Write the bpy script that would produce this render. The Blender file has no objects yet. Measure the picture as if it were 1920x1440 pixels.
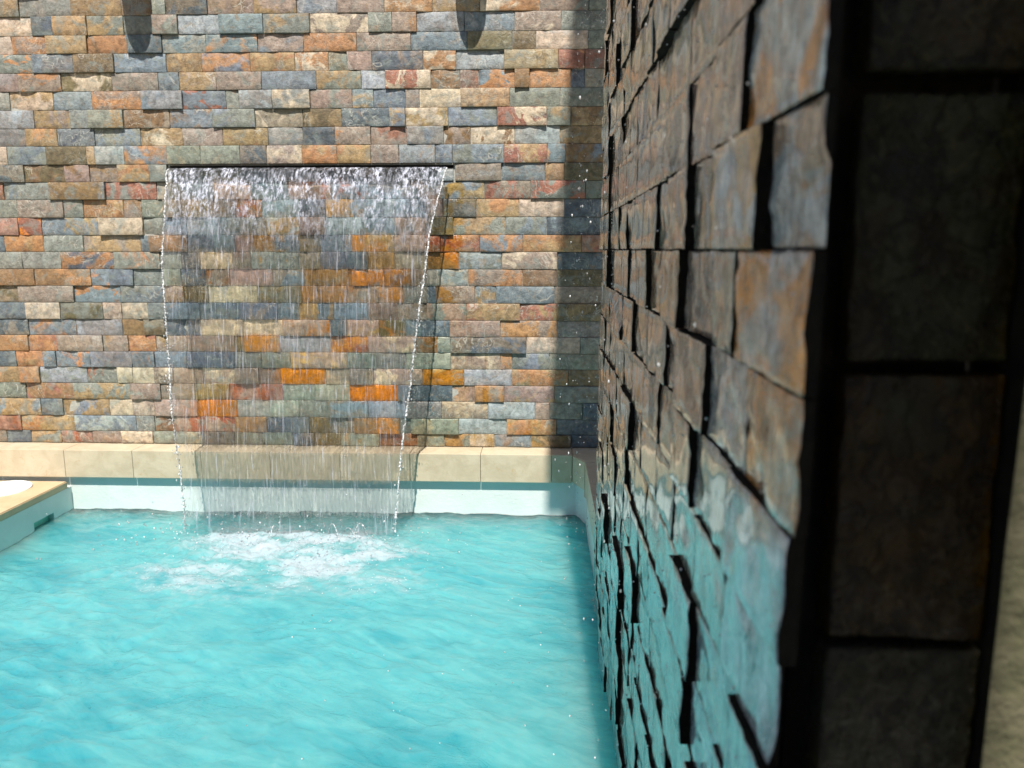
import bpy, bmesh, math, random
import numpy as np

# ------------------------------------------------------------------ scene basics
S = bpy.context.scene
COL = S.collection
EYE = (0.0, 0.0, 0.60)
PITCH, YAW = math.radians(9.9), math.radians(2.30)
FPX, CX, CY = 1442.0, 960.0, 720.0
SUN_EL, SUN_AZ = math.radians(60.0), math.radians(1.70)   # behind the camera, a touch from the right

cam = bpy.data.cameras.new('camera')
cam.sensor_fit = 'HORIZONTAL'; cam.sensor_width = 36.0
cam.lens = 36.0 * FPX / 1920.0
cam.clip_start = 0.01; cam.clip_end = 2000.0
cam.dof.use_dof = True; cam.dof.focus_distance = 1.15; cam.dof.aperture_fstop = 10.0
camo = bpy.data.objects.new('camera', cam); COL.objects.link(camo)
camo.location = EYE
camo.rotation_euler = (math.pi / 2 - PITCH, 0.0, YAW)
S.camera = camo

W = bpy.data.worlds.new('World'); S.world = W; W.use_nodes = True
wn = W.node_tree; wn.nodes.clear()
sky = wn.nodes.new('ShaderNodeTexSky'); sky.sky_type = 'NISHITA'; sky.sun_disc = False
sky.sun_elevation = SUN_EL; sky.sun_rotation = math.pi - SUN_AZ
sky.air_density = 1.0; sky.dust_density = 1.0
bg = wn.nodes.new('ShaderNodeBackground'); bg.inputs['Strength'].default_value = 0.065
wo = wn.nodes.new('ShaderNodeOutputWorld')
wn.links.new(sky.outputs[0], bg.inputs[0]); wn.links.new(bg.outputs[0], wo.inputs[0])

sl = bpy.data.lights.new('sun', 'SUN'); sl.energy = 4.6; sl.angle = math.radians(0.5)
sl.color = (1.0, 0.95, 0.87)
sun = bpy.data.objects.new('sun', sl); COL.objects.link(sun)
from mathutils import Vector, noise as mnoise
SD = Vector((math.sin(SUN_AZ) * math.cos(SUN_EL), -math.cos(SUN_AZ) * math.cos(SUN_EL), math.sin(SUN_EL)))
sun.rotation_euler = SD.to_track_quat('Z', 'Y').to_euler()
sun.location = (0, -3, 6)

S.view_settings.view_transform = 'Standard'; S.view_settings.look = 'None'
S.view_settings.exposure = 0.82; S.view_settings.gamma = 1.0
S.view_settings.use_curve_mapping = False
S.render.engine = 'CYCLES'
S.cycles.max_bounces = 10; S.cycles.transmission_bounces = 8; S.cycles.transparent_max_bounces = 12
S.cycles.diffuse_bounces = 4; S.cycles.glossy_bounces = 4
S.cycles.caustics_reflective = False; S.cycles.caustics_refractive = False
S.cycles.sample_clamp_indirect = 6.0
S.cycles.use_denoising = True
try: S.cycles.denoiser = 'OPENIMAGEDENOISE'
except Exception: pass

# ------------------------------------------------------------------ camera maths (used only to read sizes off the photograph)
_ct, _st, _cy, _sy = math.cos(PITCH), math.sin(PITCH), math.cos(YAW), math.sin(YAW)
FW = (-_sy * _ct, _cy * _ct, -_st); RT = (_cy, _sy, 0.0)
UP = (RT[1]*FW[2]-RT[2]*FW[1], RT[2]*FW[0]-RT[0]*FW[2], RT[0]*FW[1]-RT[1]*FW[0])
def ray(px, py):
    a = (px - CX) / FPX; b = -(py - CY) / FPX
    return [FW[i] + a * RT[i] + b * UP[i] for i in range(3)]
def onY(px, py, Y):
    r = ray(px, py); t = (Y - EYE[1]) / r[1]; return (r[0]*t, EYE[2] + r[2]*t)
def onZ(px, py, Z):
    r = ray(px, py); t = (Z - EYE[2]) / r[2]; return (r[0]*t, r[1]*t)

# ------------------------------------------------------------------ noise in numpy
def vnoise(x, y, seed):
    rs = np.random.RandomState(seed); T = rs.rand(256, 256)
    xi = np.floor(x).astype(int); yi = np.floor(y).astype(int)
    fx = x - xi; fy = y - yi
    fx = fx*fx*fx*(fx*(fx*6-15)+10); fy = fy*fy*fy*(fy*(fy*6-15)+10)
    a = T[xi & 255, yi & 255]; b = T[(xi+1) & 255, yi & 255]
    c = T[xi & 255, (yi+1) & 255]; d = T[(xi+1) & 255, (yi+1) & 255]
    return (a*(1-fx)+b*fx)*(1-fy) + (c*(1-fx)+d*fx)*fy
def fbm(x, y, seed, octv=4, gain=0.5, lac=2.03):
    s = 0; a = 1.0; n = 0
    for k in range(octv):
        s = s + a*vnoise(x + 17.3*k, y - 9.1*k, seed + k); n += a
        x = x*lac; y = y*lac; a *= gain
    return s / n
def sstep(a, b, x):
    t = np.clip((x-a)/(b-a), 0, 1); return t*t*(3-2*t)

# ------------------------------------------------------------------ object helpers
def tag(o, label=None, cat=None, group=None, kind=None):
    if label: o['label'] = label
    if cat: o['category'] = cat
    if group: o['group'] = group
    if kind: o['kind'] = kind
    return o
def empty(name, loc=(0, 0, 0)):
    o = bpy.data.objects.new(name, None); COL.objects.link(o); o.location = loc; return o
def mkobj(name, verts, faces, mat, parent=None, smooth=None, loc=(0, 0, 0), attrs=None):
    me = bpy.data.meshes.new(name)
    me.from_pydata([tuple(v) for v in verts], [], faces)
    if smooth is True:
        me.polygons.foreach_set('use_smooth', [True]*len(me.polygons))
    elif smooth is not None:
        me.polygons.foreach_set('use_smooth', list(smooth))
    if attrs:
        for an, (typ, data) in attrs.items():
            at = me.attributes.new(an, typ, 'POINT')
            at.data.foreach_set('color' if typ == 'FLOAT_COLOR' else 'value', data)
    me.materials.append(mat)
    me.update()
    o = bpy.data.objects.new(name, me); COL.objects.link(o); o.location = loc
    if parent: o.parent = parent
    return o
def bevel_box(name, x0, x1, y0, y1, z0, z1, mat, parent=None, bev=0.0015, loc=None):
    cx, cy, cz = (x0+x1)/2, (y0+y1)/2, (z0+z1)/2
    bm = bmesh.new(); bmesh.ops.create_cube(bm, size=1.0)
    for v in bm.verts: v.co = Vector((v.co.x*(x1-x0), v.co.y*(y1-y0), v.co.z*(z1-z0)))
    if bev: bmesh.ops.bevel(bm, geom=list(bm.edges), offset=bev, segments=2, affect='EDGES', profile=0.6)
    me = bpy.data.meshes.new(name); bm.to_mesh(me); bm.free(); me.materials.append(mat)
    o = bpy.data.objects.new(name, me); COL.objects.link(o); o.location = (cx, cy, cz)
    if parent: o.parent = parent
    return o
def prism(name, poly, z0, z1, mat, parent=None, bev=0.0, loc=(0, 0, 0)):
    bm = bmesh.new()
    lo = [bm.verts.new((x, y, z0)) for x, y in poly]; hi = [bm.verts.new((x, y, z1)) for x, y in poly]
    n = len(poly); bm.faces.new(hi); bm.faces.new(lo[::-1])
    for i in range(n): bm.faces.new((lo[i], lo[(i+1) % n], hi[(i+1) % n], hi[i]))
    bmesh.ops.recalc_face_normals(bm, faces=list(bm.faces))
    if bev: bmesh.ops.bevel(bm, geom=list(bm.edges), offset=bev, segments=2, affect='EDGES')
    me = bpy.data.meshes.new(name); bm.to_mesh(me); bm.free(); me.materials.append(mat)
    o = bpy.data.objects.new(name, me); COL.objects.link(o); o.location = loc
    if parent: o.parent = parent
    return o

# ------------------------------------------------------------------ material helpers
class MT:
    def __init__(self, name):
        self.m = bpy.data.materials.new(name); self.m.use_nodes = True
        self.t = self.m.node_tree; self.t.nodes.clear()
        self.out = self.n('OutputMaterial')
    def n(self, typ, **kw):
        nd = self.t.nodes.new('ShaderNode' + typ)
        for k, v in kw.items(): setattr(nd, k, v)
        return nd
    def set(self, sock, v):
        if isinstance(v, bpy.types.NodeSocket): self.t.links.new(v, sock)
        else: sock.default_value = v
    def noise(self, vec, scale, detail=4, rough=0.55, dist=0.0, out='Fac'):
        nd = self.n('TexNoise'); nd.inputs['Scale'].default_value = scale
        nd.inputs['Detail'].default_value = detail; nd.inputs['Roughness'].default_value = rough
        nd.inputs['Distortion'].default_value = dist
        if vec is not None: self.set(nd.inputs['Vector'], vec)
        return nd.outputs[out]
    def mapr(self, v, a, b, c=0.0, d=1.0, smooth=True):
        nd = self.n('MapRange'); nd.interpolation_type = 'SMOOTHSTEP' if smooth else 'LINEAR'
        self.set(nd.inputs['Value'], v)
        self.set(nd.inputs['From Min'], a); self.set(nd.inputs['From Max'], b)
        self.set(nd.inputs['To Min'], c); self.set(nd.inputs['To Max'], d)
        return nd.outputs[0]
    def math(self, op, a, b=0.0, c=0.0):
        nd = self.n('Math', operation=op); self.set(nd.inputs[0], a); self.set(nd.inputs[1], b)
        if op in ('MULTIPLY_ADD',): self.set(nd.inputs[2], c)
        return nd.outputs[0]
    def mix(self, f, a, b, blend='MIX'):
        nd = self.n('Mix', data_type='RGBA', blend_type=blend)
        self.set(nd.inputs[0], f); self.set(nd.inputs[6], a); self.set(nd.inputs[7], b)
        return nd.outputs[2]
    def vmul(self, v, s):
        nd = self.n('VectorMath', operation='MULTIPLY'); self.set(nd.inputs[0], v); nd.inputs[1].default_value = s
        return nd.outputs[0]
    def vadd(self, a, b):
        nd = self.n('VectorMath', operation='ADD'); self.set(nd.inputs[0], a); self.set(nd.inputs[1], b)
        return nd.outputs[0]
    def bump(self, h, dist, strength=1.0, normal=None):
        nd = self.n('Bump'); nd.inputs['Strength'].default_value = strength
        nd.inputs['Distance'].default_value = dist; self.set(nd.inputs['Height'], h)
        if normal is not None: self.set(nd.inputs['Normal'], normal)
        return nd.outputs[0]
    def pbsdf(self, **kw):
        nd = self.n('BsdfPrincipled')
        for k, v in kw.items(): self.set(nd.inputs[k.replace('_', ' ')], v)
        return nd.outputs[0]
    def finish(self, s):
        self.t.links.new(s, self.out.inputs['Surface']); return self.m
def rgb(r, g, b): return (r, g, b, 1.0)

# slate: two colours per stone come with the mesh, everything else is noise
def slate_material(name, wet):
    m = MT(name)
    tc = m.n('TexCoord').outputs['Object']
    rnd = m.n('ObjectInfo').outputs['Random']
    off = m.n('CombineXYZ'); m.set(off.inputs[0], m.math('MULTIPLY', rnd, 37.0)); m.set(off.inputs[1], m.math('MULTIPLY', rnd, 91.0)); m.set(off.inputs[2], m.math('MULTIPLY', rnd, 13.0))
    p = m.vadd(tc, off.outputs[0])
    ca = m.n('Attribute', attribute_name='ca').outputs['Color']
    cb = m.n('Attribute', attribute_name='cb').outputs['Color']
    mx = m.n('Attribute', attribute_name='mx').outputs['Fac']
    n1 = m.noise(p, 17.0, 5, 0.62, 0.9)
    thr = m.math('SUBTRACT', 1.0, mx)
    patch = m.mapr(n1, m.math('SUBTRACT', thr, m.math('MULTIPLY_ADD', rnd, .07, .012)), m.math('ADD', thr, m.math('MULTIPLY_ADD', rnd, .07, .015)))
    col = m.mix(patch, ca, cb)
    n2 = m.noise(p, 75.0, 6, 0.72, 0.4)
    var = m.mapr(n2, 0.28, 0.74, 0.40, 1.75, False)
    comb = m.n('CombineColor'); [m.set(comb.inputs[i], var) for i in range(3)]
    col = m.mix(1.0, col, comb.outputs[0], 'MULTIPLY')
    # hue drift: iron bloom and grey-green film
    n3 = m.noise(p, 38.0, 4, 0.6, 1.6)
    col = m.mix(m.mapr(n3, 0.55, 0.72, 0.0, 0.48 if wet == 'wall' else 0.22), col, rgb(.27, .18, .10))
    n4 = m.noise(p, 29.0, 3, 0.6, 1.2)
    col = m.mix(m.mapr(n4, 0.52, 0.70, 0.0, 0.60), col, rgb(.185, .215, .20))
    # pale calcite veins, thin and branching
    n5 = m.noise(p, 15.0, 3, 0.5, 2.2)
    v = m.math('ABSOLUTE', m.math('SUBTRACT', n5, 0.5))
    vm = m.math('MULTIPLY', m.mapr(v, 0.0, 0.015, 0.60, 0.0), m.mapr(m.noise(p, 8.0, 1), 0.5, 0.62))
    col = m.mix(vm, col, rgb(.50, .48, .42))
    n6 = m.noise(p, 46.0, 4, 0.6, 1.8)
    v2 = m.math('ABSOLUTE', m.math('SUBTRACT', n6, 0.5))
    col = m.mix(m.math('MULTIPLY', m.mapr(v2, 0.0, 0.013, 0.55, 0.0), m.mapr(m.noise(p, 14.0, 1), 0.45, 0.6)), col, rgb(.46, .45, .40))
    n7 = m.noise(p, 22.0, 3, 0.6, 3.0)
    v3 = m.math('ABSOLUTE', m.math('SUBTRACT', n7, 0.47))
    col = m.mix(m.mapr(v3, 0.0, 0.009, 0.38, 0.0), col, rgb(.055, .045, .035))
    # dark specks
    sp = m.noise(p, 260.0, 2, 0.5)
    col = m.mix(m.mapr(sp, 0.64, 0.72, 0.0, 0.45), col, rgb(.04, .035, .03))
    pos = m.n('NewGeometry').outputs['Position']
    sx = m.n('SeparateXYZ'); m.set(sx.inputs[0], pos); X, Y, Z = sx.outputs
    if wet == 'wall':
        edgew = m.noise(m.vmul(pos, (55, 1, 4)), 1.0, 3, 0.6)
        wob = m.math('MULTIPLY', m.math('SUBTRACT', edgew, 0.5), 0.11)
        xx = m.math('ADD', X, wob)
        inx = m.math('MULTIPLY', m.mapr(xx, -0.86, -0.835), m.mapr(xx, -0.165, -0.19))
        inz = m.mapr(Z, 0.765, 0.75)
        drip = m.noise(m.vmul(pos, (95, 1, 3.2)), 1.0, 2, 0.5, 0.3)
        dm = m.math('MULTIPLY', m.mapr(drip, 0.57, 0.60), m.math('MULTIPLY', m.mapr(X, -0.07, -0.12), m.mapr(Z, 0.60, 0.50)))
        dm = m.math('MULTIPLY', dm, m.mapr(X, -0.30, -0.2))
        dl = m.math('MULTIPLY', m.mapr(drip, 0.60, 0.63), m.math('MULTIPLY', m.mapr(X, -0.93, -0.88), m.math('MULTIPLY', m.mapr(X, -0.7, -0.8), m.mapr(Z, 0.56, 0.50))))
        w = m.math('MAXIMUM', m.math('MAXIMUM', m.math('MULTIPLY', inx, inz), dm), dl)
        # lowest courses splashed
        spl = m.math('MULTIPLY', m.mapr(m.noise(pos, 30.0, 3, 0.6), 0.52, 0.60, 0.0, 0.8), m.mapr(Z, 0.30, 0.16))
        w = m.math('MAXIMUM', w, spl)
        spc = 0.35
    else:
        w = m.mapr(m.noise(pos, 9.0, 2), 0.2, 0.4, 0.9, 1.0)
        spc = 0.5
    if wet == 'end': col = m.mix(1.0, col, rgb(.115, .11, .062), 'MULTIPLY')  # shade of the end stones multiplied into their colour
    gam = m.n('Gamma'); m.set(gam.inputs[0], col); m.set(gam.inputs[1], m.mapr(w, 0, 1, 1.0, 1.0, False))
    hs = m.n('HueSaturation'); m.set(hs.inputs['Color'], gam.outputs[0]); m.set(hs.inputs['Saturation'], m.mapr(w, 0, 1, 1.0, 1.25, False))
    m.set(hs.inputs['Value'], m.mapr(w, 0, 1, 1.0, 1.02, False))
    b1 = m.noise(m.vmul(p, (1, 1, 1.6)), 95.0, 5, 0.65, 0.6)
    b2 = m.noise(m.vmul(p, (1.0, 1.0, 0.25)) if wet != 'wall' else p, 420.0, 3, 0.6)
    if wet == 'wall':
        nb = m.bump(b2, 0.0006, 0.5, m.bump(b1, 0.0020, 0.7))
        rough = m.mapr(w, 0, 1, 0.62, 0.22, False)
    else:
        b3 = m.noise(p, 210.0, 4, 0.7, 0.8)
        g1 = m.noise(m.vmul(p, (1, 5.5, .55)), 55.0, 5, 0.62, 0.7)
        g2 = m.math('ABSOLUTE', m.math('SUBTRACT', g1, .5))
        grain = m.mapr(g2, 0.0, .05, 0.0, 1.0)
        nb0 = m.bump(grain, 0.0022, 0.9)
        nb = m.bump(b2, 0.0009, 0.8, m.bump(b3, 0.0020, 0.9, m.bump(b1, 0.0028, 0.7, nb0)))
        crack = m.math('MULTIPLY', m.mapr(g2, 0.0, .030, .9, 0.0), m.mapr(m.noise(p, 24.0, 2), .40, .55))
        hs_out = m.mix(crack, hs.outputs[0], rgb(.012, .010, .008))
        rough = m.mapr(m.noise(p, 60.0, 3), 0.3, 0.7, 0.16, 0.32)
    if wet == 'wall': hs_out = hs.outputs[0]
    s = m.pbsdf(Base_Color=hs_out, Roughness=rough, Normal=nb, IOR={'wall': 1.45, 'pier': 1.75, 'end': 1.3}[wet], Coat_Weight=1.0 if wet == 'pier' else 0.0, Coat_Roughness=.12)
    return m.finish(s)
M_slate = slate_material('slate_dry_and_wet', 'wall')
M_slate_wet = slate_material('slate_wet', 'pier')
M_slate_end = slate_material('slate_shaded', 'end')

def simple(name, c1, c2, scale=20, rough=0.6, bscale=200, bdist=0.0006, lo=0.35, hi=0.65, c3=None, spec=0.5):
    m = MT(name); p = m.n('NewGeometry').outputs['Position']
    col = m.mix(m.mapr(m.noise(p, scale, 5, 0.6, 0.5), lo, hi), rgb(*c1), rgb(*c2))
    if c3: col = m.mix(m.mapr(m.noise(p, scale*2.7, 4, 0.65, 1.5), 0.58, 0.72, 0, .7), col, rgb(*c3))
    nb = m.bump(m.noise(p, bscale, 4, 0.6), bdist)
    return m.finish(m.pbsdf(Base_Color=col, Roughness=rough, Normal=nb, Specular_IOR_Level=spec))
M_mortar = simple('mortar', (.30, .30, .27), (.42, .41, .37), 60, .9, 300, .001)
M_core = simple('wall_render', (.16, .15, .11), (.24, .23, .17), 14, .9, 120, .003)
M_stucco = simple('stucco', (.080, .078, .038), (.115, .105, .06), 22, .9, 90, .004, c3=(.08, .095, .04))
M_tile = simple('beige_tile', (.44, .365, .255), (.51, .435, .315), 24, .42, 60, .0008, c3=(.41, .30, .17))
M_deck = simple('deck_tile', (.44, .33, .20), (.50, .38, .24), 16, .5, 80, .0006)
M_grout = simple('grout', (.42, .34, .24), (.5, .4, .3), 60, .9)
M_liner = simple('pool_plaster', (.56, .60, .58), (.62, .655, .63), 9, .45, 150, .0006, c3=(.52, .60, .58))
M_dark = simple('dark_plastic', (.012, .013, .012), (.02, .02, .02), 30, .4)
M_teal = simple('skimmer_plastic', (.14, .46, .36), (.18, .52, .42), 30, .4)
M_white = simple('white_plastic', (.82, .82, .80), (.86, .86, .84), 30, .35)
M_shade_edge = simple('shade_black_edge', (.005, .0045, .0035), (.010, .009, .006), 90, .7, 300, .0015, spec=.12)  # near black, stands in for deep shade on side faces
M_pier_core = simple('dark_bedding', (.02, .018, .014), (.035, .03, .024), 50, .8, 200, .002)
M_ground = simple('ground_paving', (.38, .33, .26), (.48, .43, .34), 3, .85, 40, .004)
M_blocker = simple('timber', (.20, .13, .08), (.30, .20, .12), 12, .8)
M_metal = simple('lamp_metal', (.10, .10, .10), (.14, .14, .14), 30, .4)

# ------------------------------------------------------------------ stones
PAL = {'B': (.148, .178, .202), 'D': (.080, .098, .116), 'L': (.235, .262, .270), 'G': (.175, .185, .158),
       'O': (.325, .165, .075), 'T': (.285, .195, .100), 'C': (.410, .335, .245), 'P': (.230, .178, .142),
       'W': (.200, .120, .060), 'R': (.250, .105, .070), 'K': (.125, .098, .052), 'A': (.60, .20, .02)}
def stone_mesh(w, h, out, back, rng, nu, nv, amp=0.0016, chamf=0.0004):
    """w x h stone in local (u, v, n); n grows out of the wall"""
    e = min(0.0011, w*0.08)
    us = [0, e] + [e + (w-2*e)*k/(nu-2) for k in range(1, nu-2)] + [w-e, w]
    vs = [0, e] + [e + (h-2*e)*k/(nv-2) for k in range(1, nv-2)] + [h-e, h]
    tu, tv = rng.gauss(0, .006), rng.gauss(0, .007)
    sx, sy = rng.random()*100, rng.random()*100
    flake = rng.random() < 0.42
    fa = rng.random()*6.28; fd = rng.uniform(-.2, .35)*w; fdep = rng.uniform(.0008, .0028)
    V = []; NU, NV = len(us), len(vs)
    for j, v in enumerate(vs):
        for i, u in enumerate(us):
            uu, vv = u - w/2, v - h/2
            n = out + tu*uu + tv*vv + amp*2*(mnoise.noise(Vector((uu*38+sx, vv*52+sy, 0)))) + amp*mnoise.noise(Vector((uu*120+sx, vv*160+sy, 3)))
            if flake:
                dd = uu*math.cos(fa) + vv*math.sin(fa) + .006*mnoise.noise(Vector((uu*70+sy, vv*70+sx, 5)))
                if dd > fd: n -= fdep*min(1, (dd-fd)/0.0025)
            bi = i in (0, NU-1); bj = j in (0, NV-1)
            if bi or bj: n -= chamf
            ju = .0007*mnoise.noise(Vector((vv*90+sx, i, 9))) if bi else 0
            jv = .0007*mnoise.noise(Vector((uu*90+sy, j, 7))) if bj else 0
            V.append((uu+ju, vv+jv, n))
    F = []; sm = []
    for j in range(NV-1):
        for i in range(NU-1):
            a = j*NU+i; F.append((a, a+1, a+NU+1, a+NU)); sm.append(True)
    ring = [i for i in range(NU)] + [j*NU+NU-1 for j in range(1, NV)] + [(NV-1)*NU+i for i in range(NU-2, -1, -1)] + [j*NU for j in range(NV-2, 0, -1)]
    b0 = len(V)
    for r in ring: V.append((V[r][0], V[r][1], back))
    m = len(ring)
    for k in range(m):
        a, b = ring[k], ring[(k+1) % m]; F.append((b, a, b0+k, b0+(k+1) % m)); sm.append(False)
    return V, F, sm
def stone_cols(code, rng, n, light_gain=1.0):
    a = PAL[code[0]]; j = [rng.uniform(.86, 1.14)]*3; j = [q*rng.uniform(.95, 1.05) for q in j]
    a = [a[i]*j[i]*light_gain for i in range(3)]
    if len(code) > 1:
        kb = rng.uniform(.85, 1.15); b = [PAL[code[1]][i]*kb*light_gain for i in range(3)]; mx = rng.uniform(.42, .56)
    else:
        k = rng.choice([.72, 1.3, 1.2]); q = rng.choice(['G', 'P', 'B', 'T'])
        b = [(a[i]*k*.6 + PAL[q][i]*.4*light_gain) for i in range(3)]; mx = rng.uniform(.42, .56)
    return list(a)+[1], b+[1], mx
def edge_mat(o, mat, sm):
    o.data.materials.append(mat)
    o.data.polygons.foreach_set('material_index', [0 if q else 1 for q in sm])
def place(V, kind, o):
    if kind == 'back': return [(u, -n, v) for u, v, n in V]          # u=+x, n=-y
    if kind == 'side': return [(-n, -u, v) for u, v, n in V]         # u=-y, n=-x
def stone_obj(parent, kind, centre, w, h, out, back, code, rng, mat, nu, nv, gap=.00035, amp=.0009, name='stone', light_gain=1.0, chamf=.0005):
    V, F, sm = stone_mesh(w-2*gap, h-2*gap, out, back, rng, nu, nv, amp, chamf)
    V = place(V, kind, None); n = len(V)
    ca, cb, mx = stone_cols(code, rng, n, light_gain)
    ob = o = mkobj(name, V, F, mat, parent, sm, centre, {'ca': ('FLOAT_COLOR', ca*n), 'cb': ('FLOAT_COLOR', cb*n), 'mx': ('FLOAT', [mx]*n)})
    if kind == 'side': edge_mat(o, M_shade_edge, sm)
    return o
class StoneHeap:
    """the stones beyond the ones kept as single parts: still geometry, one object"""
    def __init__(s): s.V = []; s.F = []; s.sm = []; s.ca = []; s.cb = []; s.mx = []
    def add(s, kind, centre, w, h, out, back, code, rng, nu=5, nv=4, gap=.0004, light_gain=1.0):
        V, F, sm = stone_mesh(w-2*gap, h-2*gap, out, back, rng, nu, nv)
        V = place(V, kind, None); b = len(s.V)
        s.V += [(v[0]+centre[0], v[1]+centre[1], v[2]+centre[2]) for v in V]
        s.F += [tuple(i+b for i in f) for f in F]; s.sm += sm
        ca, cb, mx = stone_cols(code, rng, len(V), light_gain)
        s.ca += ca*len(V); s.cb += cb*len(V); s.mx += [mx]*len(V)
    def build(s, parent, mat, name='stone'):
        o = mkobj(name, s.V, s.F, mat, parent, s.sm, (0, 0, 0), {'ca': ('FLOAT_COLOR', s.ca), 'cb': ('FLOAT_COLOR', s.cb), 'mx': ('FLOAT', s.mx)})
        o['kind'] = 'stuff'; return o

# ------------------------------------------------------------------ back wall of split-face slate, laid course by course
YW = 1.736
yl = [-6, 31, 68, 101, 136, 171, 206, 241, 275, 310, 342, 376, 409, 442, 473, 505, 536, 568, 600, 630, 661, 690, 720, 750, 782, 811, 842]
yr = [-20, 18, 55, 92, 129, 164, 200, 235, 269, 304, 338, 371, 406, 440, 472, 505, 537, 569, 600, 631.5, 661, 692, 722.5, 753, 784, 813, 843]
zrow = [(onY(200, a, YW)[1] + onY(1000, b, YW)[1]) / 2 for a, b in zip(yl, yr)]
zrow[-1] = 0.1475
ROWS = """33T 130G 225WT 285W 310G 388D 475P 555PT 631B 720P 810OC 900PT 1012OC 1105PG 1150G
58C 98D 162TG 230TG 285G 333PG 410L 493B 580GT 690PC 735PG 781OP 870L 965B 1052CP 1150G
20C 86OP 162GT 238OW 303D 385B 482BO 568PB 668OW 770GP 876B 960K 1005K 1103C 1150G
60GO 137B 213K 310BG 377WT 468BO 552OT 615OC 650G 697P 793DP 855OC 945L 1047T 1097OR 1150R
32P 113PO 208KC 295P 335B 405PT 490GP 593B 677GT 722L 808RC 862WG 897R 965BO 993WT 1070TO 1097D 1150G
16G 98CT 171B 265OP 342B 423BR 448GO 510L 581GC 660PG 700BT 760B 786P 864C 956T 1050G 1150G
62L 130TP 165G 231GT 317PW 398BW 478BG 567PC 640K 730D 760BT 840TC 932BG 1025CR 1070GT 1150WT
47P 107OT 176D 262GB 341CT 417P 502TW 567B 628D 695PO 763RP 832B 882WP 965WC 1050L 1150WT
14C 86GB 162K 178T 233L 313OB 376G 450G 500D 567PC 632OT 695TO 748PG 816L 848B 945GB 1026RT 1060BO 1150WB
45D 120WK 167PW 220WP 280OT 313G 380L 450G 520B 600L 680B 760P 853L 940P 1022BP 1058WT 1150K
5R 92GB 197WB 293GR 312G 345P 400B 470P 540D 620PR 690RB 770B 833BP 908TB 995PR 1097GR 1150G
32G 118P 155PG 230OT 265PW 305GC 350P 390TC 440P 490OR 560B 610BD 680TB 740B 800BD 830P 893K 973TO 1058C 1150D
33R 77AR 185TB 268PC 305G 350B 410B 450BG 500G 560TG 610P 680B 740BG 805P 850K 947TG 1025BG 1150BD
7B 80OT 155G 263PT 280B 352W 400D 440B 475P 515W 560TB 600T 660D 740TO 800P 825R 900OR 980BO 1090OT 1150R
40G 113G 213DO 300OG 340G 375D 435TC 470P 560GT 600G 650B 690D 740T 800P 860OW 941GL 1045CP 1150D
65WO 170OW 205OB 250B 305G 340G 385D 430PO 510PB 570B 660W 720OP 770PO 800P 878L 980OP 1045W 1150K
33K 138P 225BO 305GB 345P 390K 482CG 565K 650W 755PO 800G 818D 890PW 930BT 1040B 1150P
48D 113C 193K 227C 278C 310D 375D 450D 520D 560B 625DT 690B 745P 800P 875PG 975RT 1045TR 1150K
53D 142OB 229L 270W 310K 350D 375B 455PC 530PC 620OP 650D 710PT 760KO 790B 843D 938PC 1045OP 1150P
52OT 107RO 193P 240TP 292RO 350TP 440P 458K 525TO 620B 690RO 780PC 820W 845G 987D 1088C 1150G
30D 80OT 105BT 170OB 248B 290BO 350B 440D 490G 545G 650TP 705G 760G 845G 938PC 960O 1030BG 1150G
35TO 75TO 163LG 220RG 250C 290C 325PC 380PC 440PC 485P 525P 610A 655C 700P 770PC 792C 870OT 960L 1065TO 1150K
48G 138RW 245TG 302PG 365P 430T 490PR 530R 590G 655G 745A 770B 848D 890P 945OP 1040PT 1150G
77BT 118D 205BT 248C 290CP 370P 445A 505G 560G 620PG 690B 760B 828D 915PC 1003L 1030P 1093G 1150D
40R 140TO 255LB 290G 330WG 385RP 440RP 500W 545D 580B 620K 665G 750OW 770G 860G 950L 1043TO 1150D
13W 58D 115TG 173RP 228P 287PC 330G 385G 440K 495G 550G 590D 640K 712GT 782R 833G 880TG 927TC 995BP 1030TK 1070K 1150D"""
wall = empty('stone_wall', (0, YW, 0.146))
tag(wall, 'sunlit split-face slate wall in grey, rust and tan courses behind the waterfall', 'wall')
def wloc(x, y, z): return (x, y - YW, z - 0.146)
SLOT = (-0.8355, -0.1985, 0.777, 0.7845)      # x0, x1, z0, z1 of the opening
rng = random.Random(7)
stones = []
for r, line in enumerate(ROWS.split('\n')):
    z1, z0 = zrow[r], zrow[r+1]; px0 = -25.0
    ym = (yl[r]+yl[r+1]+yr[r]+yr[r+1])/4
    for tok in line.split():
        i = 0
        while tok[i].isdigit(): i += 1
        px1 = float(tok[:i]); code = tok[i:]
        x0, x1 = onY(px0, ym, YW)[0], onY(px1, ym, YW)[0]
        if px0 < 0 and px1 < 40 and r % 2: x0 -= .03
        behind = 9 <= r and px0 > 305 and px1 < 860
        stones.append((x0, x1, z0, z1, code, r, behind)); px0 = px1
order = sorted(range(len(stones)), key=lambda k: -(stones[k][1]-stones[k][0]) * (stones[k][3]-stones[k][2]) * (0.35 if stones[k][0] > 0.0 and False else 1))
keep = set(order[:300])
heap = StoneHeap()
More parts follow.
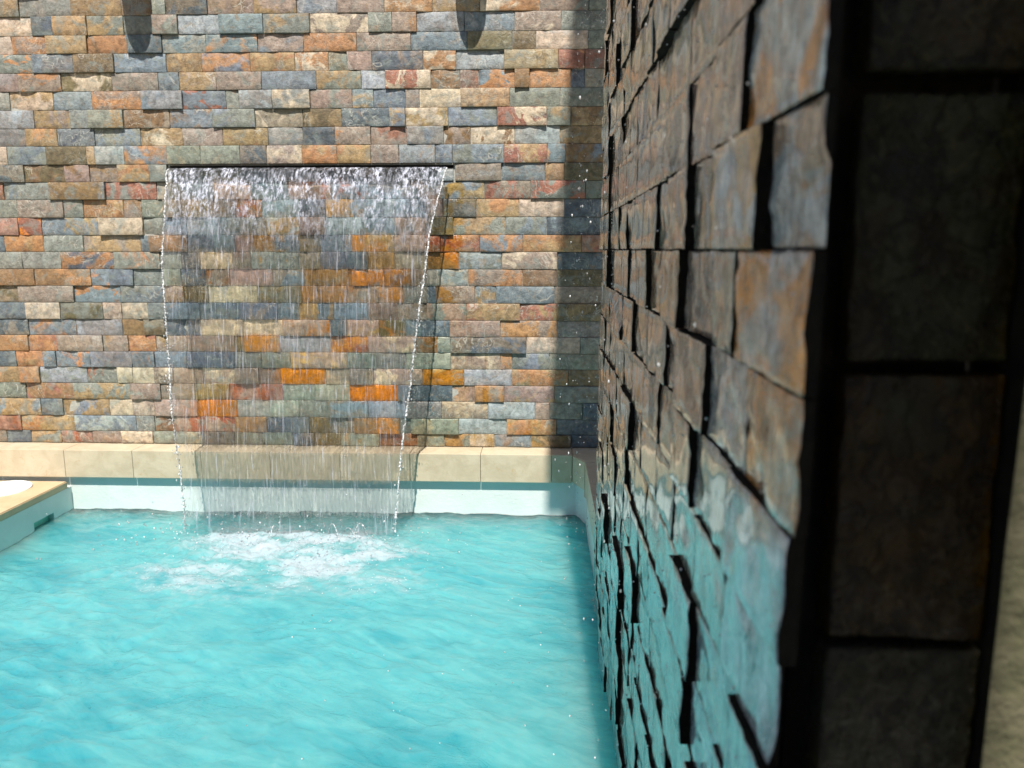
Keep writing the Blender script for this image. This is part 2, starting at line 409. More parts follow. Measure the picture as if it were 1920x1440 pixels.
for k, (x0, x1, z0, z1, code, r, behind) in enumerate(stones):
    if r == 9 and x0 > SLOT[0]-.03 and x1 < SLOT[1]+.03:
        z1 = SLOT[2]-.004; x0 = max(x0, SLOT[0]); x1 = min(x1, SLOT[1])
    cx, cz = (x0+x1)/2, (z0+z1)/2
    out = rng.choice([.0, .0004, .001, .0016, .002, .003, .0045, .0065])
    out = min(out, 0.010) + .0010
    if r == 8: out = max(out, .006)
    c = wloc(cx, YW+.004, cz)
    if k in keep: stone_obj(wall, 'back', c, x1-x0, z1-z0, out, -.018, code, rng, M_slate, 8, 5, light_gain=(1.1 if 'A' in code else 1.6) if behind and x0 > -.81 and x1 < -.24 else 1.0)  # paler colour makes up for sunlight lost through the curtain
    else: heap.add('back', c, x1-x0, z1-z0, out, -.018, code, rng)
# courses above and to the left of the frame
codes = ['B', 'G', 'P', 'OP', 'BG', 'T', 'W', 'L', 'PC', 'D', 'GT', 'BO', 'K', 'C']
z = zrow[0]
for r in range(9):
    x = -1.9
    while x < 0.5:
        w_ = rng.uniform(.075, .11); heap.add('back', wloc(x+w_/2, YW+.004, z+.019), w_, .038, abs(rng.gauss(0, .004)), -.018, rng.choice(codes), rng, 4, 4); x += w_
    z += .038
for r in range(len(zrow)-1):
    x = -1.9; xe = onY(-25, (yl[r]+yl[r+1])/2, YW)[0] - (0.03 if r % 2 and float(ROWS.split('\n')[r].split()[0].rstrip('ABCDGKLOPRTW')) < 40 else 0)
    n_ = 7; w_ = (xe-x)/n_
    for k in range(n_): heap.add('back', wloc(x+w_*(k+.5), YW+.004, (zrow[r]+zrow[r+1])/2), w_, zrow[r]-zrow[r+1], abs(rng.gauss(0, .004)), -.018, rng.choice(codes), rng, 4, 4)
for r in range(len(zrow)-1):
    x = onY(1150, (yr[r]+yr[r+1])/2, YW)[0]; w_ = (0.55-x)/4
    for k in range(4): heap.add('back', wloc(x+w_*(k+.5), YW+.004, (zrow[r]+zrow[r+1])/2), w_, zrow[r]-zrow[r+1], abs(rng.gauss(0, .004)), -.018, rng.choice(codes), rng, 4, 4)
heap.build(wall, M_slate)
# core behind the stones, left open where the water slot is
def wbox(name, x0, x1, y0, y1, z0, z1, mat, bev=0): 
    o = bevel_box(name, x0, x1, y0, y1, z0, z1, mat, None, bev); l = o.location.copy()
    o.parent = wall; o.location = wloc(*l); return o
wbox('core', -1.9, 0.55, 1.7420, 1.95, .147, SLOT[2], M_mortar)
wbox('core', -1.9, SLOT[0], 1.7420, 1.95, SLOT[2], SLOT[3], M_mortar)
wbox('core', SLOT[1], 0.55, 1.7420, 1.95, SLOT[2], SLOT[3], M_mortar)
wbox('core', -1.9, 0.55, 1.7420, 1.95, SLOT[3], 1.48, M_mortar)
wbox('capstone', -1.95, 0.6, 1.70, 2.0, 1.481, 1.52, M_tile, .004)
sp = wbox('spout', SLOT[0]+.004, SLOT[1]-.03, 1.720, 1.84, SLOT[2]-.0035, SLOT[2]-.0008, M_dark)
wbox('spout_back', SLOT[0], SLOT[1], 1.845, 1.86, SLOT[2], SLOT[3], M_dark)

# ------------------------------------------------------------------ coping of beige tiles round the pool
coping = empty('pool_coping', (0, 1.675, .081))
tag(coping, 'raised ledge of beige stone tiles along the foot of the slate walls, edging the pool', 'pool edge')
def chld(o, par):
    l = o.location.copy(); o.parent = par; o.location = l - par.location; return o
CT, CB = .146, .081
def tile(x0, x1, y0, y1): return chld(bevel_box('tile', x0+.0004, x1-.0004, y0+.0004, y1-.0004, CB, CT, M_tile, None, .0012), coping)
x = .022
tile(.022, .068, 1.675, 1.753)
while x > -1.9: tile(x-.1605, x, 1.675, 1.753); x -= .1605
chld(prism('corner_tile', [(.0687, 1.675), (.0687, 1.753), (.40, 1.753), (.40, 1.6207), (.0935, 1.6207)], CB, CT, M_tile, None, .002), coping)
tile(.0935, .40, 1.460, 1.6195); tile(.0935, .40, 1.300, 1.4595); tile(.0935, .40, 1.2515, 1.2995)
chld(prism('bedding', [(-1.9, 1.69), (-1.9, 1.752), (.39, 1.752), (.39, 1.2525), (.105, 1.2525), (.105, 1.60), (.08, 1.69)], CB-.02, CT-.004, M_grout), coping)

# ------------------------------------------------------------------ pool shell, deck, ground
XL, XR, YB, YF = -1.10, .0975, 1.689, -1.6
PYE = 1.244
shell = empty('pool_shell', (0, 0, -1.2)); tag(shell, 'pale plastered pool basin holding turquoise water', 'pool')
def sbox(name, x0, x1, y0, y1, z0, z1, mat): return chld(bevel_box(name, x0, x1, y0, y1, z0, z1, mat, None, 0), shell)
chld(prism('wall', [(XL-.2, YB), (XL-.2, YB+.15), (XR+.2, YB+.15), (XR+.2, YF), (.118, YF), (.118, PYE), (XR, PYE), (XR, 1.63), (.0765, YB)], -1.2, CB-.0005, M_liner), shell)
SKY0, SKY1, SKZ0, SKZ1 = 1.548, 1.617, -.06, .016
sbox('wall', XL-.2, XL, YF, SKY0, -1.2, .055, M_liner)
sbox('wall', XL-.2, XL, SKY1, YB-.001, -1.2, .055, M_liner)
sbox('wall', XL-.2, XL, SKY0, SKY1, -1.2, SKZ0, M_liner)
sbox('wall', XL-.2, XL, SKY0, SKY1, SKZ1, .055, M_liner)
sbox('skimmer_mouth', XL-.19, XL-.012, SKY0+.001, SKY1-.001, SKZ0+.001, SKZ1-.001, M_teal)
sbox('wall', XL-.2, XR+.2, YF-.2, YF-.001, -1.2, .055, M_liner)
sbox('floor', XL-.2, XR+.2, YF-.2, YB+.15, -1.3, -1.201, M_liner)
deck = prism('pool_deck', [(-1.9, YF-.2), (XL+.002, YF-.2), (XL+.002, 1.6735), (-1.9, 1.6735)], .0555, .072, M_deck, None, .002)
tag(deck, kind='structure')
gr = []
for (x0, x1, y0, y1) in [(-300, 300, 2.0, 300), (-300, 300, -300, YF-.2), (-300, -1.9, YF-.2, 2.0), (.40, 300, YF-.2, 2.0)]:
    gr.append((x0, x1, y0, y1))
gv = []; gf = []
for x0, x1, y0, y1 in gr:
    b = len(gv); gv += [(x0, y0, .05), (x1, y0, .05), (x1, y1, .05), (x0, y1, .05)]; gf.append((b, b+1, b+2, b+3))
tag(mkobj('ground', gv, gf, M_ground), kind='structure')

# round skimmer lid on the deck
lid = empty('skimmer_lid', (-1.203, 1.607, .072)); tag(lid, 'round white plastic skimmer lid lying flush in the beige deck at the pool corner', 'lid')
def lathe(name, prof, mat, par, n=48, loc=(0, 0, 0)):
    V = [(r*math.cos(2*math.pi*k/n), r*math.sin(2*math.pi*k/n), z) for r, z in prof for k in range(n)]
    F = [(i*n+k, i*n+(k+1) % n, (i+1)*n+(k+1) % n, (i+1)*n+k) for i in range(len(prof)-1) for k in range(n)]
    F.append(tuple((len(prof)-1)*n+k for k in range(n)))
    return mkobj(name, V, F, mat, par, [True]*(len(F)-1)+[False], loc)
lathe('rim', [(.056, 0), (.056, .0035), (.0545, .0045), (.0475, .0045), (.047, .0030)], M_white, lid)
lathe('cover', [(.0462, .001), (.0462, .0042), (.0450, .0050), (.030, .0052), (.0295, .0046), (.0270, .0046), (.0265, .0052), (.002, .0054)], M_white, lid)

# ------------------------------------------------------------------ the pier: wet slate seen along its face
PX, PY0, PY1, PZ0 = .0885, .262, 1.25, .1465
pier = empty('stone_pier', (.2, .7, PZ0)); tag(pier, 'wet slate-clad pier close on the right, standing in shade beside the pool', 'pier')
PR = .0504
prng = random.Random(21)
def ploc(x, y, z): return (x-.2, y-.7, z-PZ0)
near = {0: ['LO', 'G'], -1: ['PL', 'L', 'TG'], -2: ['OL', 'L', 'P'], -3: ['G', 'LG', 'P'], -4: ['GO', 'L'], -5: ['L', 'B'], -6: ['B', 'L'], -7: ['L', 'G'], -8: ['B']}
pc = ['P', 'G', 'PG', 'GP', 'PW', 'GL', 'PT', 'G', 'BP', 'KP']
spec = {2: (0, [(.085, .002, 'LG'), (.07, .005, 'P')]),
        1: (0, [(.095, .0032, 'LO'), (.064, .0058, 'GP'), (.08, .0010, 'P')]),
        0: (0, [(.060, .0016, 'PL'), (.088, .0068, 'LT'), (.070, .0018, 'PG'), (.085, .0062, 'P')]),
        -1: (0, [(.100, .0036, 'LO'), (.058, .0040, 'BG'), (.078, .0008, 'P'), (.070, .0066, 'TP'), (.09, .001, 'P')]),
        -2: (0, [(.074, .0034, 'GO'), (.080, .0012, 'LG'), (.085, .0066, 'PG'), (.07, .001, 'P')]),
        -3: (.002, [(.092, .0050, 'LO'), (.085, .0022, 'GL'), (.070, .0060, 'P'), (.08, .0005, 'GP')]),
        -4: (.015, [(.080, .0026, 'LB'), (.075, .0030, 'LG'), (.085, .0005, 'GB')]),
        -5: (0, [(.070, .0058, 'LB'), (.090, .0015, 'B'), (.075, .0062, 'GL')]),
        -6: (.003, [(.100, .0030, 'BL'), (.07, .0006, 'L'), (.085, .0060, 'G')])}
for r in range(-13, 12):
    z0 = .60 + r*PR; z1 = z0+PR; k = 0
    st, lst = spec.get(r, (0, []))
    y = PY0+st; first = True
    while y < PY1-.001:
        if k < len(lst): w_, out, code = lst[k]
        else:
            w_ = prng.uniform(.062, .105) if not first else prng.uniform(.045, .085)
            code = prng.choice(pc)
            out = prng.choice([0, .0005, .001, .0018, .003, .0055]) + prng.uniform(-.0008, .0008)
            if first: out = .0035 + prng.uniform(0, .002)
        if PY1-y-w_ < .04: w_ = PY1-y
        fine = 18 if y < .5 else 13
        cut = prng.choice([0, 0, .001, .003]); wv = w_-cut; ycn = y+wv/2
        stone_obj(pier, 'side', ploc(PX+.0035, ycn, (z0+z1)/2), wv, PR, out, -.0020 if first else -.014, code, prng, M_slate_wet, fine, 11 if y < .5 else 8, .0004, .0008, light_gain=2.0 if y < .40 else 1.25)  # stone colour raised, most at the near end, in place of ambient light
        y += w_; k += 1; first = False
# end stones facing the camera, two courses tall
for k, (za, zb) in enumerate([(.262, .352), (.357, .4535), (.4562, .5568), (.5605, .6525), (.6580, .75), (.754, .85)]):
    stone_obj(pier, 'back', ploc(.1355, PY0+.0135, (za+zb)/2), .0575, zb-za, prng.uniform(0, .004), -.012, ['G', 'D', 'WK', 'KG', 'GP', 'G'][k], prng, M_slate_end, 12, 12, .0008, .0014, light_gain=1.0)
def pbox(name, x0, x1, y0, y1, z0, z1, mat, bev=0):
    o = bevel_box(name, x0, x1, y0, y1, z0, z1, mat, None, bev); l = o.location.copy(); o.parent = pier; o.location = ploc(*l); return o
pbox('core', .1035, .36, .300, PY1-.004, -1.19, 1.25, M_pier_core)
pbox('core', .1035, .1175, -1.55, .2995, -1.19, .05, M_pier_core)
# rendered return beside the end stones
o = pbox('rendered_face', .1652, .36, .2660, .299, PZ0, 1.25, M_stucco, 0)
o.data.materials.append(M_shade_edge)
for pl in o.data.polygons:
    if pl.normal.x < -.7: pl.material_index = 1  # left side coloured near black in place of its shade
bm = bmesh.new(); bm.from_mesh(o.data)
bmesh.ops.subdivide_edges(bm, edges=list(bm.edges), cuts=40, use_grid_fill=True)
for v in bm.verts:
    v.co += Vector((mnoise.noise(v.co*60)*.0012, mnoise.noise(v.co*75+Vector((5, 5, 5)))*.0014, 0))
bm.to_mesh(o.data); bm.free()
# unseen upper pier; the leaning slab is added to slant its wall shadow
UP0 = .60+2.59
def xl(hz): return PX-.0055 + (hz-UP0)*.0447
bmv = [(xl(1.27), .24, 1.251), (.36, .24, 1.251), (.36, PY1, 1.251), (xl(1.27), PY1, 1.251)]
def upper(z0, z1, xa, xb, ye=1.246):
    V = [(xa, .2445, z0), (.36, .2445, z0), (.36, ye, z0), (xa, ye, z0), (xb, .2445, z1), (.36, .2445, z1), (.36, ye, z1), (xb, ye, z1)]
    V = [ploc(*v) for v in V]
    F = [(3, 2, 1, 0), (4, 5, 6, 7), (0, 1, 5, 4), (1, 2, 6, 5), (2, 3, 7, 6), (3, 0, 4, 7)]
    return mkobj('unseen_upper_block', V, F, M_core, pier)
upper(1.2505, 2.499, PX+.002, PX+.002)
upper(2.50, 4.2, xl(2.50), xl(4.2), .35)

# roof behind the camera, unseen, added to shade the near end of the pier
blocker = empty('added_blocker', (0, -1.9, .05)); tag(blocker, 'timber pergola roof added on posts, unseen, behind the viewpoint to shade the near pier end', 'sunshade')
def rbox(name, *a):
    return chld(bevel_box(name, *a, M_blocker, None, .004), blocker)
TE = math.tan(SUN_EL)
rbox('blocker_board', -.9, .204, -2.9, .35-2.0/TE, 2.6, 2.64)
rbox('blocker_panel', -.9, 1.6, -1.5, -1.42, .05, 2.599)  # unseen panel added to cut sky light on the near pier end
rbox('blocker_post', -.44, -.36, -2.88, -2.80, .05, 2.6)
rbox('blocker_post', .09, .17, -2.88, -2.80, .05, 2.6)
rbox('blocker_post', .20, .28, -1.75, -1.67, .05, 2.6)

# two downlights above the frame; only their shadows fall into the picture
for (lx, lz, s_) in ((-.8773, 1.165, 1.0), (-.1573, 1.175, 1.0)):
    L = empty('wall_lamp', (lx+.003, YW-.012, lz))
    tag(L, 'dark wall lamp above the %s end of the waterfall, seen by its rounded shadow' % ('left' if lx < -.5 else 'right'), 'lamp', 'wall lamps above the waterfall')
    bd = lathe('lamp_body', [(.001, .30), (.031, .30), (.033, .295), (.033, .06), (.031, .035), (.026, .012), (.018, -.008), (.009, -.020), (.001, -.024)], M_metal, L, 32, (0, -.055, 0))
    br = bevel_box('bracket', -.012, .012, -.03, .012, .15, .19, M_metal, L, .001)

# ------------------------------------------------------------------ water materials
def water_sheet(name, streak):
    m = MT(name)
    p = m.n('NewGeometry').outputs['Position']
    sz = m.n('SeparateXYZ'); m.set(sz.inputs[0], p)
    if streak:
        top = m.mapr(sz.outputs[2], .50, .765, 0.0, 1.0)
        low = m.mapr(sz.outputs[2], .40, .10, 0.0, 1.0)
        h1 = m.noise(m.vmul(p, (185, 40, 26)), 1.0, 3, 0.6, .25)
        h2 = m.noise(m.vmul(p, (170, 60, 95)), 1.0, 4, 0.65, .5)
        hh = m.math('ADD', m.math('MULTIPLY', h1, m.mapr(top, 0, 1, 1.0, .5)), m.math('MULTIPLY', h2, m.mapr(top, 0, 1, .25, 1.2)))
        nb = m.bump(hh, .0052, 1.0)
        gate = m.noise(m.vmul(p, (200, 40, 17)), 1.0, 4, 0.68, .3)
        thr = m.mapr(low, 0, 1, .455, .435)
        tr = m.mapr(gate, m.math('SUBTRACT', thr, .035), m.math('ADD', thr, .035), .995, .58)
    else:
        nb = m.bump(m.noise(m.vmul(p, (300, 300, 160)), 1.0, 3, 0.6), .0003, 1.0)
        tr = .25
    refr = m.n('BsdfRefraction'); refr.inputs['IOR'].default_value = 1.33 if not streak else 1.25; refr.inputs['Roughness'].default_value = 0.0
    refr.inputs['Color'].default_value = rgb(.985, .99, .985); m.set(refr.inputs['Normal'], nb)
    tp = m.n('BsdfTransparent'); tp.inputs['Color'].default_value = rgb(.985, .99, .985)
    mx = m.n('MixShader'); m.set(mx.inputs[0], tr)
    m.t.links.new(refr.outputs[0], mx.inputs[1]); m.t.links.new(tp.outputs[0], mx.inputs[2])
    gl = m.n('BsdfGlossy'); gl.inputs['Roughness'].default_value = 0.07; m.set(gl.inputs['Normal'], nb)
    fr = m.n('Fresnel'); fr.inputs['IOR'].default_value = 1.12 if streak else 1.36; m.set(fr.inputs['Normal'], nb)
    m2 = m.n('MixShader'); m.t.links.new(fr.outputs[0], m2.inputs[0]); m.t.links.new(mx.outputs[0], m2.inputs[1]); m.t.links.new(gl.outputs[0], m2.inputs[2])
    if streak:
        a = m.noise(m.vmul(p, (165, 60, 62)), 1.0, 5, 0.75, .35)
        cl = m.mapr(m.noise(m.vmul(p, (24, 10, 20)), 1.0, 3, .6, 1.0), .38, .60, .30, 1.0)
        amt = m.math('MULTIPLY', m.mapr(a, .44, .63), m.math('MULTIPLY', cl, m.mapr(m.mapr(sz.outputs[2], .57, .76), 0, 1, .04, .92, False)))
        b = m.noise(m.vmul(p, (300, 60, 15)), 1.0, 3, 0.62, .3)
        amt = m.math('MAXIMUM', amt, m.mapr(b, .54, .70, 0, .32))  # aerated white, plus streaks painted in for glints and caustic light
        df = m.n('BsdfDiffuse'); df.inputs['Color'].default_value = rgb(.80, .83, .98)
        tl = m.n('BsdfTranslucent'); tl.inputs['Color'].default_value = rgb(.80, .83, .98)
        dm = m.n('MixShader'); dm.inputs[0].default_value = .4; m.t.links.new(df.outputs[0], dm.inputs[1]); m.t.links.new(tl.outputs[0], dm.inputs[2])
        m3 = m.n('MixShader'); m.t.links.new(amt, m3.inputs[0]); m.t.links.new(m2.outputs[0], m3.inputs[1]); m.t.links.new(dm.outputs[0], m3.inputs[2])
        return m.finish(m3.outputs[0])
    return m.finish(m2.outputs[0])
M_sheet = water_sheet('falling_water', True)
M_drop = water_sheet('water_drops', False)
def bead_material():
    m = MT('water_beads'); p = m.n('NewGeometry').outputs['Position']
    nb = m.bump(m.noise(p, 420.0, 3, .6), .0012, 1.0)
    f = m.mapr(m.noise(p, 260.0, 3, .7), .42, .60, .15, .85)
    g = m.pbsdf(Base_Color=rgb(.95, .97, 1), Roughness=.05, IOR=1.33, Transmission_Weight=1.0, Normal=nb)
    w = m.pbsdf(Base_Color=rgb(.86, .87, .90), Roughness=.08, IOR=1.5, Normal=nb)  # opaque white share stands in for sun glints in the beads
    x = m.n('MixShader'); m.set(x.inputs[0], f); m.t.links.new(g, x.inputs[1]); m.t.links.new(w, x.inputs[2])
    return m.finish(x.outputs[0])
M_bead = bead_material()

# ------------------------------------------------------------------ falling curtain
ZT = .7768
def yc(z):
    z = np.asarray(z, float)
    return 1.716 - .178*np.sqrt(np.clip((ZT - z)/ZT, 0, 1))
LE = [(316, 316), (312, 345), (309, 400), (306, 450), (304, 500), (308, 560), (314, 640), (318, 700), (321, 760), (328, 820), (336, 870), (343, 930), (347, 985)]
RE = [(836, 316), (829, 345), (814, 400), (805, 440), (798, 500), (786, 580), (776, 660), (770, 720), (761, 780), (753, 840), (748, 900), (743, 960), (741, 990)]
def edge(pts):
    zs = []; xs = []
    for px, py in pts:
        Y = 1.65
        for _ in range(12):
            X, Z = onY(px, py, Y); Y = float(yc(Z))
        zs.append(Z); xs.append(X)
    return np.array(zs), np.array(xs)
zl, xle = edge(LE); zr, xre = edge(RE)
NS, NT = 420, 300
tt = np.linspace(0, 1, NT); zz = ZT - ZT*tt**1.25
XLc = np.interp(-zz, -zl, xle); XRc = np.interp(-zz, -zr, xre)
s = np.linspace(0, 1, NS)
sg, zg = np.meshgrid(s, zz)
XG = XLc[:, None] + (XRc-XLc)[:, None]*s[None, :]
XG = XG + .0016*(fbm(XG*0+3, zg*55, 5)-.5)
Y0 = yc(zg)
xw = XG + .004*(fbm(XG*30, zg*8, 11)-.5)
rough_top = sstep(.50, .74, zg)
fade = sstep(0, .03, sg)*sstep(1, .97, sg)
def ripple(seed):
    a = (fbm(xw*150, zg*22, seed, 3)-.5)*.00105
    b = (fbm(xw*55, zg*9, seed+9, 3)-.5)*.0022
    c = (fbm(xw*160, zg*120, seed+19, 3)-.5)*.0016*rough_top
    return (a*(1-.4*rough_top)+b)*(1-.5*rough_top*0)+c
big = (fbm(XG*14, zg*5, 77, 2)-.5)*.010*sstep(ZT, ZT-.12, zg)
Yf = Y0 + big + ripple(31)
VV = np.stack([XG, Yf, zg], -1).reshape(-1, 3)
FF = []
for j in range(NT-1):
    for i in range(NS-1):
        a = j*NS+i; FF.append((a, a+NS, a+NS+1, a+1))
fall = empty('water_curtain', (-.52, 1.70, 0)); tag(fall, 'thin glassy curtain of water falling from the wall slot into the pool', 'waterfall')
VV = VV - np.array([-.52, 1.70, 0])
shobj = mkobj('sheet', VV.tolist(), FF, M_sheet, fall, True)

# ropes of water down both edges, breaking into beads
def rim(zs, xs, seed):
    rg = random.Random(seed); V = []; F = []; n = 8; z = ZT-.002; b = 0; prev = None; K = 420
    zlist = np.linspace(ZT-.002, .01, K)
    for k, z in enumerate(zlist):
        x = float(np.interp(-z, -zs, xs)); y = float(yc(z))
        t = k/K
        x += .0022*(mnoise.noise(Vector((z*60, seed, 0)))) + .0016*mnoise.noise(Vector((z*210, seed, 4)))
        y += .003*mnoise.noise(Vector((z*80, seed, 8)))
        r = .0014 + .0026*abs(mnoise.noise(Vector((z*130, seed, 2))))*(.4+t) + .0009*abs(mnoise.noise(Vector((z*400, seed, 6))))
        if t > .62: r *= max(.12, 1-abs(mnoise.noise(Vector((z*70, seed, 12))))*2.2*(t-.5)*2)
        for q in range(n):
            an = 2*math.pi*q/n; V.append((x+.52+r*math.cos(an), y-1.70+r*math.sin(an)*1.1, z))
        if k:
            for q in range(n):
                a = (k-1)*n+q; c = (k-1)*n+(q+1) % n; F.append((a, a+n, c+n, c))
    mkobj('rim', V, F, M_bead, fall, True)
rim(zl, xle, 3); rim(zr, xre, 8)

# ------------------------------------------------------------------ pool water
def pool_material():
    m = MT('pool_water')
    p = m.n('NewGeometry').outputs['Position']
    air = m.n('Attribute', attribute_name='air').outputs['Fac']
    cloud = m.n('Attribute', attribute_name='cloud').outputs['Fac']
    fine = m.noise(p, 190.0, 5, .72, .8)
    q = m.n('NewGeometry').outputs['Position']
    rot = m.n('VectorRotate'); rot.inputs['Angle'].default_value = .42; m.set(rot.inputs['Vector'], q); rot.rotation_type = 'Z_AXIS'
    e1 = m.noise(m.vmul(rot.outputs[0], (8, 25, 1)), 1.0, 6, .58, 1.6)
    e2 = m.noise(m.vmul(rot.outputs[0], (60, 120, 1)), 1.0, 5, .66, .8)
    ee = m.math('MULTIPLY_ADD', e2, .26, m.math('ADD', e1, .09))
    cloud = m.math('ADD', m.math('MULTIPLY', cloud, .62), m.mapr(ee, .50, .98, -.20, .62, False))  # bubble clouds plus caustic-like light and dark swirls, both in the colour
    clot = m.noise(m.vmul(p, (1.0, 1.5, 1)), 42.0, 6, .72, .9)
    ff = m.math('ADD', m.math('MULTIPLY', air, .55), m.math('MULTIPLY_ADD', clot, .8, m.math('MULTIPLY_ADD', fine, .36, .10)))
    haze = m.mapr(m.math('ADD', m.math('MULTIPLY', air, .8), m.math('MULTIPLY', clot, .5)), .35, 1.05, 0, .75)
    foam = m.mapr(ff, .78, 1.42, 0.0, .95)
    col = m.mix(cloud, rgb(.032, .245, .295), rgb(.100, .355, .378))
    col = m.mix(haze, col, rgb(.16, .345, .37))
    col = m.mix(foam, col, rgb(.32, .40, .44))
    calm = m.mapr(m.noise(p, 6.5, 3, .6, .9), .42, .66, .05, 1.0)
    r1 = m.noise(m.vmul(rot.outputs[0], (22, 58, 1)), 1.0, 5, .60, 1.4)
    r1 = m.math('ABSOLUTE', m.math('SUBTRACT', r1, .5))
    r2 = m.noise(m.vmul(p, (1, 1.9, 1)), 75.0, 5, .66, .9)
    hgt = m.math('MULTIPLY', m.math('ADD', m.math('MULTIPLY', r1, -1.3), m.math('MULTIPLY', r2, .26)), calm)
    nb = m.bump(hgt, .0058, .9)
    nb = m.bump(m.noise(p, 330.0, 3, .6, .5), .0005, .5, nb)
    s = m.pbsdf(Base_Color=col, Roughness=m.mapr(foam, 0, 1, .05, .5), IOR=1.33, Normal=nb,
                Subsurface_Weight=m.mapr(foam, 0, .7, .92, .15), Subsurface_Radius=(.2, .8, .9), Subsurface_Scale=1.0)
    return m.finish(s)
M_pool = pool_material()
xs = np.linspace(XL-.02, XR+.012, 330)
ys = np.concatenate([np.linspace(YF, .62, 50)[:-1], np.linspace(.62, YB+.004, 330)])
gx, gy = np.meshgrid(xs, ys)
imp = np.exp(-(((gx+.53)/.30)**4)) * np.exp(-((gy-1.44)/.15)**2)
d = np.hypot((gx+.55)*.8, gy-1.46)
wx = gx + .05*(fbm(gx*5, gy*5, 3)-.5)*2; wy = gy + .05*(fbm(gx*5+9, gy*5, 4)-.5)*2
ang = -.42
ru = wx*math.cos(ang)+wy*math.sin(ang); rv = -wx*math.sin(ang)+wy*math.cos(ang)
swell = (fbm(ru*5, rv*12, 21, 3)-.5)*.016
rid = 1-np.abs(2*fbm(ru*14, rv*42, 25, 4)-1); streaks = (rid-.7)*.0050*(.4+1.2*sstep(.35,.65,fbm(gx*4,gy*6,28,2)))
left = np.exp(-(((gx+.62)/.42)**2) - ((gy-1.02)/.26)**2)
chop = (fbm(wx*60, wy*75, 41, 4)-.5)*.0055*(.12+1.3*left*sstep(.4,.6,fbm(gx*8,gy*14,43,3))+imp*1.2)
splash = (fbm(gx*38, gy*42, 61, 5, .6)-.5)*.022*imp + .006*imp
back = np.exp(-((gy-1.66)/.035)**2)*(fbm(gx*25, gy*25, 71, 3)-.5)*.012
right = np.exp(-(((gx-.0)/.14)**2)-((gy-1.0)/.2)**2)*(fbm(gx*70, gy*70, 81, 3)-.5)*.004
H = swell+streaks+chop+splash+back+right
imp2 = np.exp(-(((gx+.495+.10*(fbm(gx*6,gy*9,131,3)-.5))/.235)**4)) * np.exp(-((gy-1.43+.16*(fbm(gx*7,gy*4,133,3)-.5))/.115)**2)
air = np.clip(imp2*1.05 + .30*np.exp(-(((gx+.50)/.45)**4))*np.exp(-((gy-1.36)/.2)**2), 0, 1)*(.35+1.0*sstep(.2,.8,fbm(gx*13, gy*26, 91, 5, .6)))
air += .34*np.exp(-(((gx+.52)/.32)**4))*np.exp(-((gy-1.57)/.06)**2)
air += .42*np.exp(-((gy-1.64)/.05)**2)*fbm(gx*20, gy*30, 95, 3)
cl = fbm(ru*4.5, rv*11, 99, 4); cloud = sstep(.30, .66, cl + .16*left - .10*np.clip((.95-gy)*2.2, 0, 1) + (streaks*14) + .06*(gy > 1.2))
nx, ny = len(xs), len(ys)
top = np.stack([gx, gy, H], -1).reshape(-1, 3)
PV = top.tolist(); PF = []
for j in range(ny-1):
    for i in range(nx-1):
        a = j*nx+i; PF.append((a, a+1, a+nx+1, a+nx))
ring = [i for i in range(nx)] + [j*nx+nx-1 for j in range(1, ny)] + [(ny-1)*nx+i for i in range(nx-2, -1, -1)] + [j*nx for j in range(ny-2, 0, -1)]
b0 = len(PV)
for r in ring: PV.append((PV[r][0], PV[r][1], -1.19))
mR = len(ring)
for k in range(mR): PF.append((ring[(k+1) % mR], ring[k], b0+k, b0+(k+1) % mR))
PF.append(tuple(b0+k for k in range(mR-1, -1, -1)))
aa = np.concatenate([air.reshape(-1), np.zeros(mR)]); cc = np.concatenate([cloud.reshape(-1), np.zeros(mR)])
pw = mkobj('water', PV, PF, M_pool, None, [True]*((nx-1)*(ny-1)) + [False]*(mR+1), (0, 0, 0), {'air': ('FLOAT', aa), 'cloud': ('FLOAT', cc)})
tag(pw, kind='structure')

# ------------------------------------------------------------------ foam, bubbles and flying drops
def ico(sub):
    bm = bmesh.new(); bmesh.ops.create_icosphere(bm, subdivisions=sub, radius=1.0)
    v = [tuple(q.co) for q in bm.verts]; f = [tuple(l.index for l in q.verts) for q in bm.faces]; bm.free()
    return np.array(v), np.array(f)
def balls(name, pts, mat, sub=1, label=None, cat=None, stretch=None):
    v, f = ico(sub); n = len(v); V = np.zeros((len(pts)*n, 3)); F = np.zeros((len(pts)*len(f), 3), int)
    for k, q in enumerate(pts):
        sc = np.array([q[3], q[3], q[3]*(q[4] if len(q) > 4 else 1)])
        V[k*n:(k+1)*n] = v*sc + np.array(q[:3]); F[k*len(f):(k+1)*len(f)] = f + k*n
    o = mkobj(name, V.tolist(), F.tolist(), mat, None, True)
    tag(o, label, cat, None, 'stuff'); return o
def Hat(x, y):
    i = np.clip(np.searchsorted(xs, x), 0, nx-1); j = np.clip(np.searchsorted(ys, y), 0, ny-1); return float(H[j, i])
R = random.Random(5)
M_foam = MT('foam'); M_foam = M_foam.finish(M_foam.pbsdf(Base_Color=rgb(.40, .46, .50), Roughness=.35))
pts = []
while len(pts) < 1500:
    x = R.uniform(-.86, -.22); y = R.uniform(1.17, 1.56)
    j = min(ny-1, int(np.searchsorted(ys, y))); i = min(nx-1, int(np.searchsorted(xs, x)))
    if R.random() < max(0, air[j, i]-.35)**1.5*1.3: pts.append((x, y, Hat(x, y)+R.uniform(-.001, .0015), R.choice([.0006, .0008, .001, .0014])))
balls('foam', pts, M_foam, 1, 'white foam boiling where the water curtain strikes the pool', 'foam')
pts = []
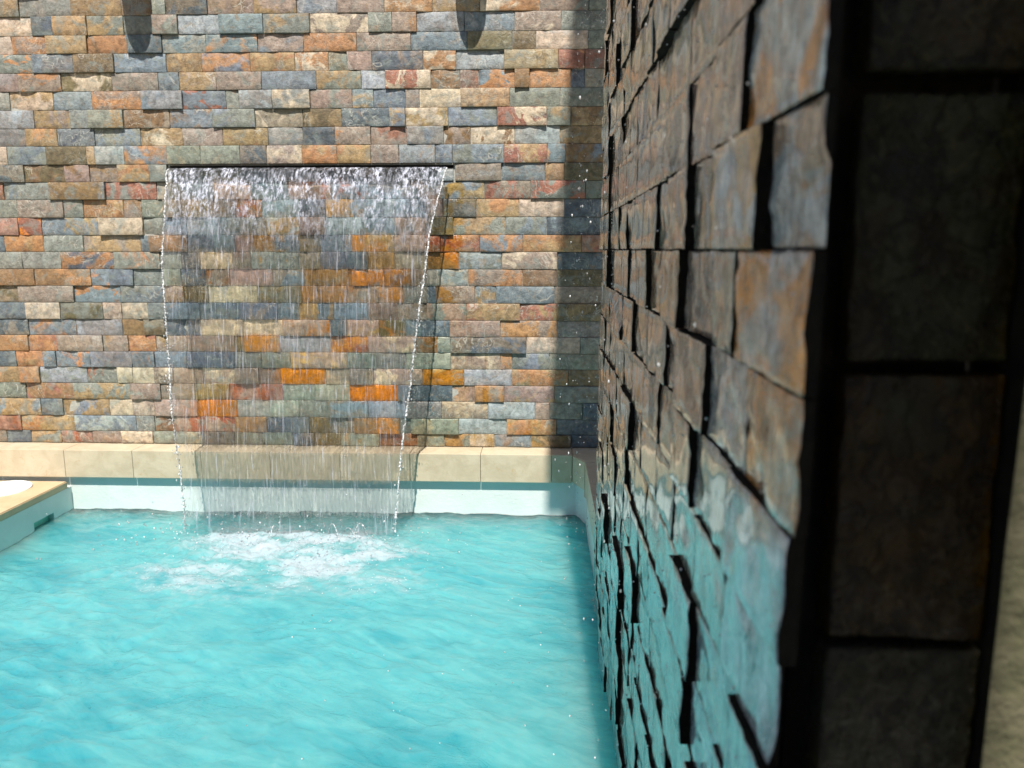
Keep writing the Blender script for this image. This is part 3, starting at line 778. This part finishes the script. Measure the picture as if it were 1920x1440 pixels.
for _ in range(260):     # drops thrown up around the curtain foot
    x = R.gauss(-.53, .20); y = R.gauss(1.47, .07); h_ = abs(R.gauss(0, .045))
    pts.append((x, y, Hat(x, y)+h_, R.uniform(.0006, .0018), R.uniform(1, 1.6)))
for _ in range(260):     # beads that left the two ropes
    zs_, xs_ = (zl, xle) if R.random() < .5 else (zr, xre)
    z = R.uniform(.0, .62); x = float(np.interp(-z, -zs_, xs_)) + R.gauss(0, .004); pts.append((x, float(yc(z))+R.gauss(0, .006), z, R.uniform(.0006, .0016), 1.3))
for _ in range(520):     # spray between the pier and the back wall
    y = R.uniform(.35, 1.6); x = PX - abs(R.gauss(.004, .028)) - .003; z = R.uniform(.02, 1.1)
    pts.append((x, y, z, R.choice([.0002, .0003, .0004, .0009])*(0.5+y*.6), R.uniform(1, 2.4)))
for _ in range(90):
    y = R.uniform(.7, 1.6); x = R.uniform(-.35, .09); z = R.uniform(.0, .12)
    pts.append((x, y, z, R.uniform(.0004, .0010), 1.2))
balls('spray', pts, M_bead, 2, 'clear drops of spray flying beside the curtain and along the wet pier', 'spray')
pts = []
for _ in range(520):     # drops clinging to the pier face
    y = PY0 + (1.0)*R.random()**1.6; z = R.uniform(.16, 1.0)
    pts.append((PX-.0035-R.uniform(0, .002), y, z, R.uniform(.0003, .0007)*(0.6+y), 1.2))
balls('clinging_drops', pts, M_bead, 2, 'clear drops clinging to the wet slate face of the pier', 'drops')
pts = []
for _ in range(1000):     # bubbles riding on the eddies
    c = R.choice([(-.62, 1.02), (-.50, .93), (-.66, 1.13), (-.42, 1.12), (-.05, .98), (-.55, .86)])
    x = c[0]+R.gauss(0, .07); y = c[1]+R.gauss(0, .03)-.35*(x-c[0])*-.8
    y += .02*math.sin(x*30)
    pts.append((x, y, Hat(x, y), R.uniform(.0006, .0017)))
for _ in range(260):
    x = R.uniform(-.75, .05); y = R.uniform(1.05, 1.30) + .12*(x+.35)**2
    pts.append((x, y, Hat(x, y), R.uniform(.0004, .0010)))
balls('bubbles', pts, M_drop, 1, 'small clear bubbles drifting on the turquoise pool surface', 'bubbles')

# thin jets thrown up at the foot of the curtain
for k in range(4):
    x0 = R.uniform(-.62, -.30); dx = R.uniform(-.05, .05); hh = R.uniform(.02, .05); yb = 1.53; V = []; F = []; n = 6; K = 26
    for q in range(K):
        t = q/(K-1); r_ = .0006 + .0009*abs(mnoise.noise(Vector((t*9, k, 0))))
        cx, cz = x0+dx*t-(-.52), 4*hh*t*(1-t*.95)+.002
        for a in range(n):
            an = 2*math.pi*a/n; V.append((cx+r_*math.cos(an), yb-.04*t-1.70+r_*math.sin(an), cz+r_*.5*math.sin(an)))
        if q:
            for a in range(n): F.append(((q-1)*n+a, (q-1)*n+(a+1) % n, q*n+(a+1) % n, q*n+a))
    mkobj('splash_jet', V, F, M_bead, fall, True)
